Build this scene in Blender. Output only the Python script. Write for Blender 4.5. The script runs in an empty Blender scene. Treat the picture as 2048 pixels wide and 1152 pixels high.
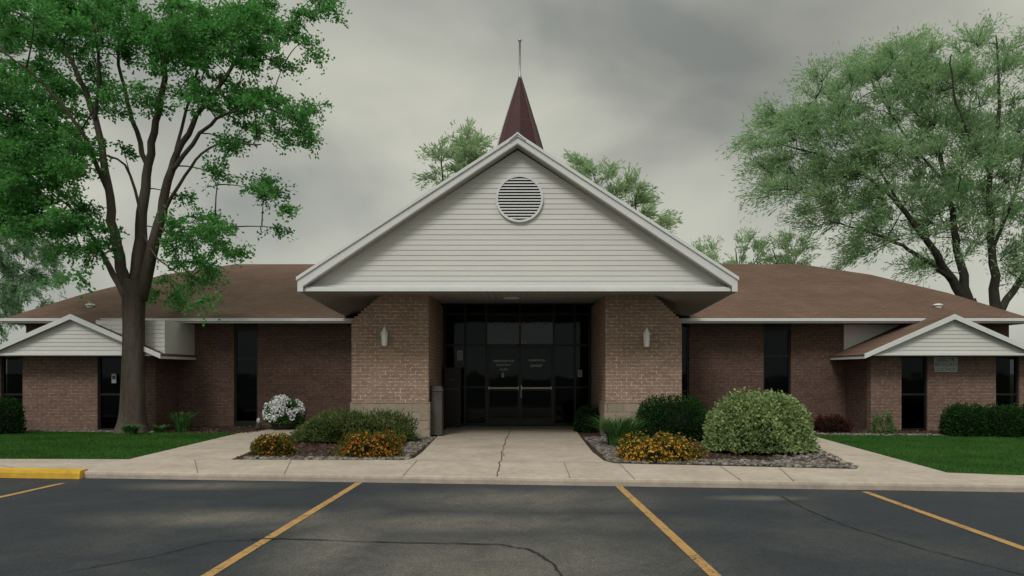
import bpy, math, random
import numpy as np
from mathutils import Vector
random.seed(7); rng=np.random.default_rng(11)
S=bpy.context.scene; COL=S.collection
F=1480.0; H=745.0; HC=1.52; CX=1035.0
def P(px,py,d): return ((px-CX)*d/F, d, HC-(py-H)*d/F)
def G(px,py,z=0.0):
    d=(HC-z)*F/(py-H); return ((px-CX)*d/F, d)
def R(a): return math.radians(a)
# ------------------------------------------------------------------ materials
class NT:
    def __init__(s,name):
        s.m=bpy.data.materials.new(name); s.m.use_nodes=True; s.t=s.m.node_tree; s.t.nodes.clear()
        s.out=s.n('ShaderNodeOutputMaterial')
    def n(s,typ,**k):
        o=s.t.nodes.new(typ)
        for a,b in k.items(): setattr(o,a,b)
        return o
    def l(s,a,b): s.t.links.new(a,b)
    def pos(s,scale=(1,1,1)):
        g=s.n('ShaderNodeNewGeometry'); mp=s.n('ShaderNodeMapping'); mp.inputs['Scale'].default_value=scale
        s.l(g.outputs['Position'],mp.inputs['Vector']); return mp.outputs['Vector']
    def noise(s,scale,detail=4,rough=.55,vec=None,dist=0):
        n=s.n('ShaderNodeTexNoise'); n.inputs['Scale'].default_value=scale; n.inputs['Detail'].default_value=detail
        n.inputs['Roughness'].default_value=rough; n.inputs['Distortion'].default_value=dist
        s.l(vec if vec is not None else s.pos(),n.inputs['Vector']); return n.outputs['Fac']
    def ramp(s,fac,stops):
        r=s.n('ShaderNodeValToRGB'); e=r.color_ramp.elements
        while len(e)<len(stops): e.new(.5)
        for i,(p,c) in enumerate(stops):
            e[i].position=p; e[i].color=(c[0],c[1],c[2],1) if hasattr(c,'__len__') else (c,c,c,1)
        s.l(fac,r.inputs['Fac']); return r.outputs['Color']
    def mix(s,fac,a,b,mode='MIX'):
        m=s.n('ShaderNodeMix',data_type='RGBA',blend_type=mode)
        for v,i in ((fac,0),(a,6),(b,7)):
            if hasattr(v,'is_linked'): s.l(v,m.inputs[i])
            else: m.inputs[i].default_value=v if i==0 else (v[0],v[1],v[2],1)
        return m.outputs[2]
    def math(s,op,a,b=0.0):
        m=s.n('ShaderNodeMath',operation=op)
        for v,i in ((a,0),(b,1)):
            if hasattr(v,'is_linked'): s.l(v,m.inputs[i])
            else: m.inputs[i].default_value=v
        return m.outputs[0]
    def bump(s,h,strength=.3,dist=.02):
        b=s.n('ShaderNodeBump'); b.inputs['Strength'].default_value=strength; b.inputs['Distance'].default_value=dist
        s.l(h,b.inputs['Height']); return b.outputs['Normal']
    def finish(s,col,rough=.8,normal=None,spec=.3,metal=0):
        p=s.n('ShaderNodeBsdfPrincipled')
        if hasattr(col,'is_linked'): s.l(col,p.inputs['Base Color'])
        else: p.inputs['Base Color'].default_value=(*col,1)
        if hasattr(rough,'is_linked'): s.l(rough,p.inputs['Roughness'])
        else: p.inputs['Roughness'].default_value=rough
        p.inputs['Specular IOR Level'].default_value=spec; p.inputs['Metallic'].default_value=metal
        if normal is not None: s.l(normal,p.inputs['Normal'])
        s.l(p.outputs[0],s.out.inputs[0]); return s.m
def vary(name,c,amt=.25,scale=3,fine=40,rough=.7,bump=.15,spec=.3,metal=0,vec=(1,1,1)):
    t=NT(name); v=t.pos(vec); a=t.noise(scale,5,.6,v); b=t.noise(fine,3,.6,v)
    f=t.math('ADD',t.math('MULTIPLY',a,.6),t.math('MULTIPLY',b,.4))
    lo=[x*(1-amt) for x in c]; hi=[min(1,x*(1+amt)) for x in c]
    col=t.ramp(f,[(.33,lo),(.67,hi)])
    return t.finish(col,rough,t.bump(b,bump,.01) if bump else None,spec,metal)
def brick(name,c1,c2,mort,rw=.082,bw=.235):
    t=NT(name); g=t.n('ShaderNodeNewGeometry'); s=t.n('ShaderNodeSeparateXYZ'); t.l(g.outputs['Position'],s.inputs[0])
    cb=t.n('ShaderNodeCombineXYZ'); t.l(t.math('ADD',s.outputs[0],s.outputs[1]),cb.inputs[0]); t.l(s.outputs[2],cb.inputs[1])
    w=t.n('ShaderNodeTexNoise'); w.inputs['Scale'].default_value=9; t.l(cb.outputs[0],w.inputs['Vector'])
    va=t.n('ShaderNodeVectorMath',operation='SCALE'); t.l(w.outputs['Color'],va.inputs[0]); va.inputs['Scale'].default_value=.012
    vb=t.n('ShaderNodeVectorMath',operation='ADD'); t.l(cb.outputs[0],vb.inputs[0]); t.l(va.outputs[0],vb.inputs[1])
    b=t.n('ShaderNodeTexBrick'); t.l(vb.outputs[0],b.inputs['Vector'])
    b.inputs['Scale'].default_value=1; b.inputs['Brick Width'].default_value=bw; b.inputs['Row Height'].default_value=rw
    b.inputs['Mortar Size'].default_value=.010; b.inputs['Mortar Smooth'].default_value=.3; b.inputs['Bias'].default_value=0
    b.inputs['Color1'].default_value=(*c1,1); b.inputs['Color2'].default_value=(*c2,1)
    n3=t.noise(14,3,.7); mc=t.mix(t.ramp(n3,[(.44,0),(.60,1)]),[x*.7 for x in mort],[min(1,x*1.6) for x in mort]); t.l(mc,b.inputs['Mortar'])
    n1=t.noise(.9,5,.6); n2=t.noise(30,3)
    v=t.ramp(n1,[(.3,.87),(.7,1.1)]); v2=t.ramp(n2,[(.3,.87),(.7,1.13)])
    col=t.mix(1,t.mix(1,b.outputs['Color'],v,'MULTIPLY'),v2,'MULTIPLY')
    h=t.math('SUBTRACT',t.math('MULTIPLY',n2,.3),b.outputs['Fac'])
    return t.finish(col,.9,t.bump(h,.5,.010),.15)
def leafmat(name,lo,hi,trans=.35,clump=1.2):
    t=NT(name); g=t.n('ShaderNodeNewGeometry'); n=t.noise(clump,3,.6)
    f=t.math('ADD',t.math('MULTIPLY',g.outputs['Random Per Island'],.5),t.math('MULTIPLY',t.ramp(n,[(.35,0),(.65,1)]),.5))
    col=t.ramp(f,[(.05,lo),(.95,hi)])
    d=t.n('ShaderNodeBsdfDiffuse'); t.l(col,d.inputs[0])
    tr=t.n('ShaderNodeBsdfTranslucent'); t.l(col,tr.inputs[0])
    m=t.n('ShaderNodeMixShader'); m.inputs[0].default_value=trans
    t.l(d.outputs[0],m.inputs[1]); t.l(tr.outputs[0],m.inputs[2]); t.l(m.outputs[0],t.out.inputs[0]); return t.m
def petal(name,stops):
    t=NT(name); g=t.n('ShaderNodeNewGeometry'); col=t.ramp(g.outputs['Random Per Island'],stops)
    return t.finish(col,.7)
def glassmat(name,tint,ior):
    t=NT(name); tr=t.n('ShaderNodeBsdfTransparent'); tr.inputs[0].default_value=(.30,.31,.32,1)
    gl=t.n('ShaderNodeBsdfGlossy'); gl.inputs['Roughness'].default_value=.03; gl.inputs[0].default_value=(*tint,1)
    n=t.noise(.8,2); t.l(t.bump(n,.12,.05),gl.inputs['Normal'])
    fr=t.n('ShaderNodeFresnel'); fr.inputs[0].default_value=ior
    m=t.n('ShaderNodeMixShader'); t.l(fr.outputs[0],m.inputs[0]); t.l(tr.outputs[0],m.inputs[1]); t.l(gl.outputs[0],m.inputs[2])
    t.l(m.outputs[0],t.out.inputs[0]); return t.m
def asphalt():
    t=NT('asphalt'); n1=t.noise(.45,6,.6,dist=.6); n2=t.noise(60,4,.7); n3=t.noise(1.6,8,.72,dist=.5); n4=t.noise(150,2,.6)
    base=t.ramp(n3,[(.3,(.014,.018,.024)),(.7,(.028,.034,.042))])
    g=t.n('ShaderNodeNewGeometry')
    def blob(c,sc,r):
        mp=t.n('ShaderNodeVectorMath',operation='SUBTRACT'); t.l(g.outputs['Position'],mp.inputs[0]); mp.inputs[1].default_value=c
        m2=t.n('ShaderNodeVectorMath',operation='MULTIPLY'); t.l(mp.outputs[0],m2.inputs[0]); m2.inputs[1].default_value=sc
        ln=t.n('ShaderNodeVectorMath',operation='LENGTH'); t.l(m2.outputs[0],ln.inputs[0])
        v=t.n('ShaderNodeMapRange'); v.interpolation_type='SMOOTHSTEP'; t.l(ln.outputs['Value'],v.inputs[0]); v.inputs[1].default_value=r; v.inputs[2].default_value=0; v.inputs[3].default_value=0; v.inputs[4].default_value=1
        return v.outputs[0]
    m=blob((-1.75,6.9,0),(1,.28,0),.8)
    for a in (((0.1,9.4,0),(.5,1,0),1.35),((-4.4,10.5,0),(.45,1.5,0),.8),((-.2,6.2,0),(.45,.6,0),1.3),((3.1,9.5,0),(.6,2,0),.6),((-3.2,8.2,0),(.4,1.1,0),.9),((-.7,7.9,0),(.3,1.2,0),1.1)):
        m=t.math('MAXIMUM',m,blob(*a))
    m=t.math('MULTIPLY',m,t.ramp(n3,[(.30,.35),(.68,1)]))
    m=t.math('MAXIMUM',m,t.math('MULTIPLY',t.ramp(n1,[(.5,0),(.78,1)]),.28))
    col=t.mix(m,base,(.125,.115,.098))
    col=t.mix(1,col,t.ramp(n2,[(.3,.6),(.7,1.45)]),'MULTIPLY')
    col=t.mix(1,col,t.ramp(n4,[(.35,.55),(.68,1.9)]),'MULTIPLY')
    return t.finish(col,t.ramp(n3,[(.3,.62),(.7,.85)]),t.bump(t.math('ADD',n2,n4),.6,.012),.25)
def shingle():
    t=NT('brown_shingle'); g=t.n('ShaderNodeNewGeometry'); s=t.n('ShaderNodeSeparateXYZ'); t.l(g.outputs['Position'],s.inputs[0])
    cb=t.n('ShaderNodeCombineXYZ'); t.l(s.outputs[0],cb.inputs[0]); t.l(t.math('MULTIPLY',s.outputs[2],3.2),cb.inputs[1])
    b=t.n('ShaderNodeTexBrick'); t.l(cb.outputs[0],b.inputs['Vector']); b.inputs['Scale'].default_value=1
    b.inputs['Brick Width'].default_value=.3; b.inputs['Row Height'].default_value=.15; b.inputs['Mortar Size'].default_value=.010
    b.inputs['Color1'].default_value=(.140,.088,.066,1); b.inputs['Color2'].default_value=(.115,.072,.054,1); b.inputs['Mortar'].default_value=(.075,.048,.037,1)
    n=t.noise(.7,6,.6); n2=t.noise(25,3)
    col=t.mix(1,b.outputs['Color'],t.ramp(n,[(.3,.84),(.7,1.16)]),'MULTIPLY'); col=t.mix(1,col,t.ramp(n2,[(.3,.88),(.7,1.12)]),'MULTIPLY')
    return t.finish(col,.92,t.bump(n2,.3,.01),.15)
def concrete():
    t=NT('concrete'); n=t.noise(1.3,6,.6); n2=t.noise(50,4,.7); n3=t.noise(7,5,.6)
    col=t.ramp(n,[(.3,(.36,.305,.255)),(.7,(.47,.405,.345))]); col=t.mix(1,col,t.ramp(n2,[(.3,.88),(.7,1.1)]),'MULTIPLY')
    col=t.mix(1,col,t.ramp(n3,[(.3,.85),(.6,1.04)]),'MULTIPLY')
    return t.finish(col,.88,t.bump(n2,.25,.01),.25)
def paintline():
    t=NT('yellow_line_paint'); n=t.noise(22,6,.75); n2=t.noise(3,4)
    f=t.math('ADD',t.math('MULTIPLY',n,.7),t.math('MULTIPLY',n2,.3))
    col=t.ramp(f,[(.39,(.06,.055,.045)),(.47,(.36,.21,.07)),(.7,(.46,.28,.10))])
    return t.finish(col,.75,t.bump(n,.2,.005))
def mulch():
    t=NT('mulch'); n=t.noise(28,5,.7); n2=t.noise(2,4)
    col=t.ramp(n,[(.3,(.02,.013,.010)),(.7,(.10,.065,.05))]); col=t.mix(1,col,t.ramp(n2,[(.3,.7),(.7,1.3)]),'MULTIPLY')
    return t.finish(col,.95,t.bump(n,1,.03),.1)
M={}
M['asphalt']=asphalt(); M['shingle']=shingle(); M['concrete']=concrete(); M['line']=paintline(); M['mulch']=mulch(); M['glass']=glassmat('dark_glass',(.36,.40,.45),1.42)
M['glass_hi']=glassmat('transom_glass',(.6,.66,.72),1.5)
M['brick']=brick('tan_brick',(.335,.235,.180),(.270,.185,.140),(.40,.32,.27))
M['brick_shaded']=brick('shaded_brick',(.130,.080,.064),(.100,.061,.050),(.125,.090,.076))  # pillar brick again, darkened in colour for the shade under the wing eaves
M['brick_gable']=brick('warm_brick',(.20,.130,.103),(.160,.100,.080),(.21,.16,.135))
M['siding']=vary('white_siding',(.61,.61,.59),.06,1.5,20,.55,.03,.35,vec=(.4,1,2))
M['trim']=vary('white_trim',(.64,.66,.66),.07,2,15,.5,.03,.4)
M['lampwhite']=vary('white_enamel',(.82,.84,.84),.05,2,15,.4,.02,.4)
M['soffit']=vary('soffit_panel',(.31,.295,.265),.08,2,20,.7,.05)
M['stone']=brick('base_stone',(.36,.30,.24),(.30,.25,.195),(.22,.185,.15),.2,.38)
M['bronze']=vary('bronze_frame',(.012,.012,.012),.2,3,30,.4,.02,.3)
M['black']=vary('dark_interior',(.008,.008,.009),.3,1,5,.9,0,.1)
M['curtain']=vary('tan_curtain',(.16,.10,.065),.2,3,30,.95,.1,.1)
M['maroon']=vary('maroon_metal',(.048,.013,.014),.25,2.5,25,.5,.04,.3)
M['steel']=vary('galvanised_steel',(.42,.43,.43),.15,3,30,.4,.03,.5,.5)
M['paper']=vary('paper',(.38,.38,.37),.15,8,60,.8,0)
M['lettering']=vary('grey_lettering',(.62,.64,.64),.12,8,60,.7,0)
M['letterdim']=vary('dim_lettering',(.20,.21,.21),.2,8,60,.7,0)
M['bin']=vary('weathered_bin',(.075,.07,.062),.25,3,30,.7,.1)
M['yellow']=vary('yellow_kerb_paint',(.55,.33,.03),.22,4,30,.6,.15)
M['tar']=vary('crack_tar',(.012,.013,.015),.3,4,30,.6,.1)
M['joint']=vary('paving_joint',(.19,.155,.128),.3,5,30,.95,0)  # plain dark colour of the paving joints
M['dirt']=vary('ground_soil',(.05,.07,.03),.3,.5,8,.95,.1)
M['lawn']=vary('lawn_soil',(.024,.062,.018),.35,1.2,40,.95,.4,.1)
M['bark']=vary('bark',(.078,.066,.054),.5,2,18,.95,1,.1,vec=(1.8,1.8,.22))
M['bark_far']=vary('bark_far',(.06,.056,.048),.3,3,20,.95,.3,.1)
M['pebble']=petal('pebble',[(0,(.05,.045,.042)),(.5,(.13,.115,.105)),(1,(.27,.245,.22))])
M['chip']=petal('bark_chip',[(0,(.02,.014,.01)),(.6,(.08,.05,.038)),(1,(.17,.12,.09))])
M['grass']=leafmat('grass_blade',(.028,.095,.019),(.080,.195,.042),.25,.9)
M['leaf']=leafmat('maple_leaf',(.045,.165,.040),(.165,.44,.125),.5,.8)
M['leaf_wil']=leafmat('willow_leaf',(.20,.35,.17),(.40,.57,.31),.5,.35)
M['leaf_bg']=leafmat('hazy_leaf',(.27,.40,.22),(.46,.60,.36),.5,.4)  # haze mixed into the leaf colour of the background trees
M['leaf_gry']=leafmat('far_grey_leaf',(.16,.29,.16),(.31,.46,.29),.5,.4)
M['box']=leafmat('boxwood_leaf',(.010,.030,.010),(.036,.095,.026),.2,5)
M['juni']=leafmat('juniper_leaf',(.045,.075,.025),(.20,.25,.09),.25,3)
M['spir']=leafmat('light_shrub_leaf',(.045,.11,.025),(.42,.52,.24),.3,7)
M['lily']=leafmat('lily_blade',(.035,.10,.028),(.12,.25,.08),.3,5)
M['red']=leafmat('red_leaf',(.04,.012,.012),(.10,.035,.03),.2,5)
M['mumleaf']=leafmat('flower_foliage',(.04,.055,.014),(.15,.16,.04),.2,6)
M['orange']=petal('orange_petals',[(0,(.45,.09,.015)),(.35,(.56,.18,.015)),(.7,(.58,.33,.03)),(1,(.30,.05,.015))])
M['gold']=petal('gold_petals',[(0,(.45,.13,.015)),(.3,(.58,.26,.02)),(.7,(.64,.45,.05)),(1,(.45,.13,.015))])
M['white']=petal('white_petals',[(0,(.78,.80,.82)),(1,(.92,.92,.92))])
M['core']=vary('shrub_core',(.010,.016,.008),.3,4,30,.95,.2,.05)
M['clay']=vary('clay_pot',(.05,.042,.036),.2,5,30,.85,.1)
M['plaque']=vary('plaque',(.40,.42,.44),.15,4,30,.6,.05)
# ------------------------------------------------------------------ mesh helpers
def origin(o):
    v=Vector((0,0,0))
    while o: v+=o.location; o=o.parent
    return v
def link(name,me,mat,parent=None):
    o=bpy.data.objects.new(name,me); COL.objects.link(o)
    if mat: me.materials.append(mat)
    if parent: o.parent=parent
    return o
class MB:
    def __init__(s): s.v=[]; s.f=[]
    def poly(s,pts):
        b=len(s.v); s.v+= [tuple(p) for p in pts]; s.f.append(tuple(range(b,b+len(pts)))); return s
    def box(s,x0,x1,y0,y1,z0,z1):
        b=len(s.v); s.v+=[(x,y,z) for z in(z0,z1) for y in(y0,y1) for x in(x0,x1)]
        for f in((0,2,3,1),(4,5,7,6),(0,1,5,4),(2,6,7,3),(0,4,6,2),(1,3,7,5)): s.f.append(tuple(b+i for i in f))
        return s
    def prism(s,a,b_):
        n=len(a); b=len(s.v); s.v+=[tuple(p) for p in a]+[tuple(p) for p in b_]
        s.f.append(tuple(b+i for i in range(n-1,-1,-1))); s.f.append(tuple(b+n+i for i in range(n)))
        for i in range(n): j=(i+1)%n; s.f.append((b+i,b+j,b+n+j,b+n+i))
        return s
    def slab(s,xy,z0,z1): return s.prism([(x,y,z0) for x,y in xy],[(x,y,z1) for x,y in xy])
    def xz(s,pts,y0,y1): return s.prism([(x,y0,z) for x,z in pts],[(x,y1,z) for x,z in pts])
    def lathe(s,cx,cy,prof,n=16,a0=0,cap=True,el=1):
        b=len(s.v)
        for r,z in prof:
            for i in range(n):
                a=a0+2*math.pi*i/n; s.v.append((cx+r*math.cos(a),cy+el*r*math.sin(a),z))
        for k in range(len(prof)-1):
            for i in range(n): j=(i+1)%n; s.f.append((b+k*n+i,b+k*n+j,b+(k+1)*n+j,b+(k+1)*n+i))
        if cap: s.f.append(tuple(b+i for i in range(n-1,-1,-1))); e=b+(len(prof)-1)*n; s.f.append(tuple(e+i for i in range(n)))
        return s
    def tube(s,pts,rs,n=6,jit=0):
        b=len(s.v); m=len(pts); pts=[Vector(p) for p in pts]
        ref=Vector((.31,.95,.1)); ph=[1+random.uniform(-jit,jit) for _ in range(n)]
        for k in range(m):
            t=(pts[min(k+1,m-1)]-pts[max(k-1,0)]); 
            if t.length<1e-6: t=Vector((0,0,1))
            t.normalize(); u=t.cross(ref).normalized(); w=t.cross(u)
            for i in range(n):
                a=2*math.pi*i/n; r=rs[k]*ph[i]; s.v.append(tuple(pts[k]+u*(r*math.cos(a))+w*(r*math.sin(a))))
        for k in range(m-1):
            for i in range(n): j=(i+1)%n; s.f.append((b+k*n+i,b+k*n+j,b+(k+1)*n+j,b+(k+1)*n+i))
        s.f.append(tuple(b+i for i in range(n))); s.f.append(tuple(b+(m-1)*n+i for i in range(n)))
        return s
    def build(s,name,mat,parent=None,smooth=False):
        o=origin(parent) if parent else Vector((0,0,0))
        me=bpy.data.meshes.new(name); me.from_pydata([(x-o.x,y-o.y,z-o.z) for x,y,z in s.v],[],s.f); me.update()
        import bmesh
        bm=bmesh.new(); bm.from_mesh(me); bmesh.ops.recalc_face_normals(bm,faces=bm.faces); bm.to_mesh(me); bm.free()
        if smooth: me.polygons.foreach_set('use_smooth',[True]*len(me.polygons))
        return link(name,me,mat,parent)
def npmesh(name,V,Fc,mat,parent=None):
    o=origin(parent) if parent else Vector((0,0,0))
    V=np.asarray(V,dtype=np.float32)-np.array([o.x,o.y,o.z],dtype=np.float32); Fc=np.asarray(Fc,dtype=np.int32)
    me=bpy.data.meshes.new(name); k=Fc.shape[1]
    me.vertices.add(len(V)); me.vertices.foreach_set('co',V.ravel())
    me.loops.add(Fc.size); me.loops.foreach_set('vertex_index',Fc.ravel())
    me.polygons.add(len(Fc)); me.polygons.foreach_set('loop_start',np.arange(0,Fc.size,k,dtype=np.int32))
    me.update(calc_edges=True); me.validate()
    return link(name,me,mat,parent)
def unit(a): return a/(np.linalg.norm(a,axis=1,keepdims=True)+1e-9)
def leaves(name,C,D,L,W,mat,parent=None):
    C=np.asarray(C); D=unit(np.asarray(D)); N=len(C); L=np.broadcast_to(L,(N,))[:,None]; W=np.broadcast_to(W,(N,))[:,None]
    r=rng.normal(size=(N,3))
    Sd=unit(np.cross(D,r)); Nn=np.cross(D,Sd)
    V=np.empty((N,4,3)); V[:,0]=C; V[:,1]=C+D*L*.5+Sd*W*.5+Nn*W*.15; V[:,2]=C+D*L; V[:,3]=C+D*L*.5-Sd*W*.5+Nn*W*.15
    return npmesh(name,V.reshape(-1,3),np.arange(4*N).reshape(N,4),mat,parent)
def tag(o,label=None,cat=None,group=None,kind=None):
    if label:o['label']=label
    if cat:o['category']=cat
    if group:o['group']=group
    if kind:o['kind']=kind
    return o
def empty(name,loc,label,cat,group=None):
    o=bpy.data.objects.new(name,None); COL.objects.link(o); o.location=loc; return tag(o,label,cat,group)
def text(body,size,loc,name,mat,parent,sx=1):
    cu=bpy.data.curves.new('t','FONT'); cu.body=body; cu.size=size; cu.align_x='CENTER'; cu.align_y='CENTER'; cu.space_line=1.1
    t=bpy.data.objects.new('t',cu); COL.objects.link(t); bpy.context.view_layer.update()
    me=bpy.data.meshes.new_from_object(t.evaluated_get(bpy.context.evaluated_depsgraph_get()))
    bpy.data.objects.remove(t)
    og=origin(parent) if parent else Vector((0,0,0))
    for v in me.vertices:
        x,y,z=v.co; v.co=(loc[0]+x*sx-og.x,loc[1]-og.y,loc[2]+y-og.z)
    me.materials.clear(); return link(name,me,mat,parent)
# ------------------------------------------------------------------ ground
AZ=-.09
def yc(x): return 10.62-.1*x
YB=[(-40,16.4),(-9,12.9),(-1.75,12.72),(1.46,12.3),(5.3,11.54),(7.3,10.85),(40,7.9)]
def yb(x): return float(np.interp(x,[a for a,b in YB],[b for a,b in YB]))
def struct(mb,name,mat): o=mb.build(name,mat); o['kind']='structure'; return o
mb=MB(); mb.poly([(-600,-300,-.2),(600,-300,-.2),(600,900,-.2),(-600,900,-.2)]); struct(mb,'ground',M['dirt'])
mb=MB(); mb.poly([(-60,-25,AZ),(60,-25,AZ),(60,yc(60),AZ),(-60,yc(-60),AZ)]); struct(mb,'parking_lot',M['asphalt'])
mb=MB(); mb.slab([(-60,yc(-60)+.1),(60,yc(60)+.1),(60,120),(-60,120)],-.15,0); struct(mb,'lawn',M['lawn'])
mb=MB(); xs=np.linspace(-40,40,161); prof=[(0,AZ-.02),(0,-.03),(.012,.002),(.035,.012),(.166,.013),(.166,-.05)]
wv=[random.uniform(-.006,.006) for _ in xs]
for i in range(160):
    for k in range(len(prof)-1):
        (a,z0),(b,z1)=prof[k],prof[k+1]; x0,x1=xs[i],xs[i+1]
        mb.poly([(x0,yc(x0)+a+wv[i]*(a<.1),z0),(x1,yc(x1)+a+wv[i+1]*(a<.1),z0),(x1,yc(x1)+b+wv[i+1]*(b<.1),z1),(x0,yc(x0)+b+wv[i]*(b<.1),z1)])
struct(mb,'kerb',M['concrete'])
Z1=.014
LPa,LPb=G(262,919),G(470,918); LPc,LPd=G(475,868),G(590,868)
RPa,RPb=G(1715,940),G(1890,946); RPc,RPd=(6.2,17.7),(7.02,17.7)
LPa=(LPa[0],yb(LPa[0])); LPb=(LPb[0],yb(LPb[0])); RPa=(RPa[0],yb(RPa[0])); RPb=(RPb[0],yb(RPb[0]))
ys=sorted([a for a,b in YB]+[LPa[0],LPb[0],RPa[0],RPb[0]])
mb=MB(); mb.slab([(x,yc(x)+.166) for x in (-40,40)]+[(x,yb(x)) for x in reversed(ys)],-.05,Z1); struct(mb,'sidewalk',M['concrete'])
WLf=[(-1.95,12.724),(-1.82,13.0),(-1.80,14),(-1.88,17),(-1.95,20.78)]
WRf=[(1.62,12.27),(1.48,12.6),(1.42,14),(1.47,17),(1.55,20.78)]
mb=MB(); mb.slab([(-1.95,yb(-1.95)),(-1.75,12.72),(1.46,12.3),(1.62,yb(1.62))]+WRf[1:]+WLf[::-1][:-1],-.05,Z1); struct(mb,'entrance_walk',M['concrete'])
mb=MB(); mb.slab([LPa,LPb,LPd,(-5.2,20.3),(-6.4,20.3),LPc],-.05,Z1); struct(mb,'path',M['concrete'])
mb=MB(); mb.slab([RPa,RPb,RPd,(6.9,20.3),(6.0,20.3),RPc],-.05,Z1); struct(mb,'path',M['concrete'])
Z2=.007
mb=MB(); mb.slab([LPb,(-1.95,yb(-1.95))]+WLf[1:]+[(-5.15,20.9),LPd],-.05,Z2); struct(mb,'planting_bed',M['mulch'])
mb=MB(); mb.slab([(1.62,yb(1.62)),(5.3,11.54),RPa,RPc,(5.95,20.9)]+WRf[:0:-1],-.05,Z2); struct(mb,'planting_bed',M['mulch'])
mb=MB(); mb.slab([(-40,18.9),(-12,18.75),(-8.5,18.3),(LPc[0]-.02,LPc[1]),(-6.42,20.3),(-6.42,20.9),(-40,20.9)],-.05,Z2); struct(mb,'planting_bed',M['mulch'])
mb=MB(); mb.slab([(7.04,17.7),(9,17.6),(12,17.3),(40,17.1),(40,20.9),(6.92,20.9),(6.92,20.3)],-.05,Z2); struct(mb,'planting_bed',M['mulch'])
def ribbon(mb,pts,w,z,wob=0,sub=6):
    q=[]
    for i in range(len(pts)-1):
        for k in range(sub):
            t=k/sub; q.append((pts[i][0]*(1-t)+pts[i+1][0]*t+random.uniform(-wob,wob),pts[i][1]*(1-t)+pts[i+1][1]*t+random.uniform(-wob,wob)))
    q.append(pts[-1]); L=[]
    for i in range(len(q)):
        a=Vector(q[max(i-1,0)]); b=Vector(q[min(i+1,len(q)-1)]); t=(b-a).normalized(); n=Vector((-t.y,t.x)); ww=w*.5*(random.uniform(.5,1.4) if wob else 1)
        L.append(((q[i][0]+n.x*ww,q[i][1]+n.y*ww,z),(q[i][0]-n.x*ww,q[i][1]-n.y*ww,z)))
    for i in range(len(L)-1): mb.poly([L[i][0],L[i+1][0],L[i+1][1],L[i][1]])
mb=MB()
for px0,px1 in ((-60,-190),(330,355),(527,560),(790,826),(1145,1130),(1278,1240),(1493,1432),(1597,1540)):
    a=G(px0,968); a=(a[0],yc(a[0])+.02); b=G(px1,930); b=(b[0],yb(b[0])-.01); ribbon(mb,[a,b],.013,.0185,0,1)
ribbon(mb,[(-1.94,yb(-1.95)),(-1.75,12.72),(1.46,12.3),(1.6,yb(1.6))],.012,.0185,0,1)
for y in (14.9,17.6): ribbon(mb,[(-1.78-.03*(y-14),y),(1.42+.02*(y-14),y)],.012,.0185,0,1)
for t in (.33,.7):
    ribbon(mb,[(LPa[0]*(1-t)+LPc[0]*t,LPa[1]*(1-t)+LPc[1]*t),(LPb[0]*(1-t)+LPd[0]*t,LPb[1]*(1-t)+LPd[1]*t)],.014,.0185,0,1)
    ribbon(mb,[(RPa[0]*(1-t)+RPc[0]*t,RPa[1]*(1-t)+RPc[1]*t),(RPb[0]*(1-t)+RPd[0]*t,RPb[1]*(1-t)+RPd[1]*t)],.014,.0185,0,1)
struct(mb,'sidewalk_joints',M['joint'])
mb=MB(); ribbon(mb,[G(1022,858),G(1012,880),G(1004,905),G(1000,930),G(993,955)],.013,.020,.022,10)
ribbon(mb,[G(1004,905),G(1010,915)],.008,.0205,.01,4)
struct(mb,'walk_crack',M['tar'])
mb=MB()
def GA(px,py): return G(px,py,AZ)
ribbon(mb,[GA(500,1078),GA(560,1078),GA(760,1085),GA(1000,1090),GA(1060,1100),GA(1110,1130),GA(1130,1170)],.024,AZ+.009,.012,10)
ribbon(mb,[GA(130,1145),GA(300,1115),GA(430,1083),GA(560,1079)],.014,AZ+.010,.012,10)
ribbon(mb,[GA(1560,992),GA(1610,1018),GA(1700,1055),GA(1850,1100),GA(2048,1150)],.016,AZ+.009,.012,10)
struct(mb,'tar_seams',M['tar'])
mb=MB()
for a,b in (((718,966),(415,1152)),((1237,972),(1430,1152)),((1730,984),(2048,1098)),((125,967),(0,995))):
    A=Vector(GA(*a)); B=Vector(GA(*b)); E=A+(B-A)*(1.25 if a[0]<1500 and a[0]>200 else 1.8)
    A.y=min(A.y,yc(A.x)-.03)
    ribbon(mb,[tuple(A),tuple(E)],.098,AZ+.005,0,4)
struct(mb,'parking_lines',M['line'])
a=-14; b=-6.62
t=empty('kerb_block',(-9,yc(-9),AZ),'yellow painted concrete kerb block along the edge of the parking lot at far left','kerb')
def kb(x0,x1,name,mat):
    mb=MB(); pr=[(-.10,AZ),(-.09,-.01),(-.07,.030),(.09,.042),(.13,.03),(.14,AZ)]
    mb.prism([(x0,yc(x0)+p-.0,z) for p,z in pr],[(x1,yc(x1)+p,z) for p,z in pr]); return mb.build(name,mat,t)
kb(a,-9.6,'block_segment',M['yellow']); kb(-9.585,b,'block_segment',M['yellow'])
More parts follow.
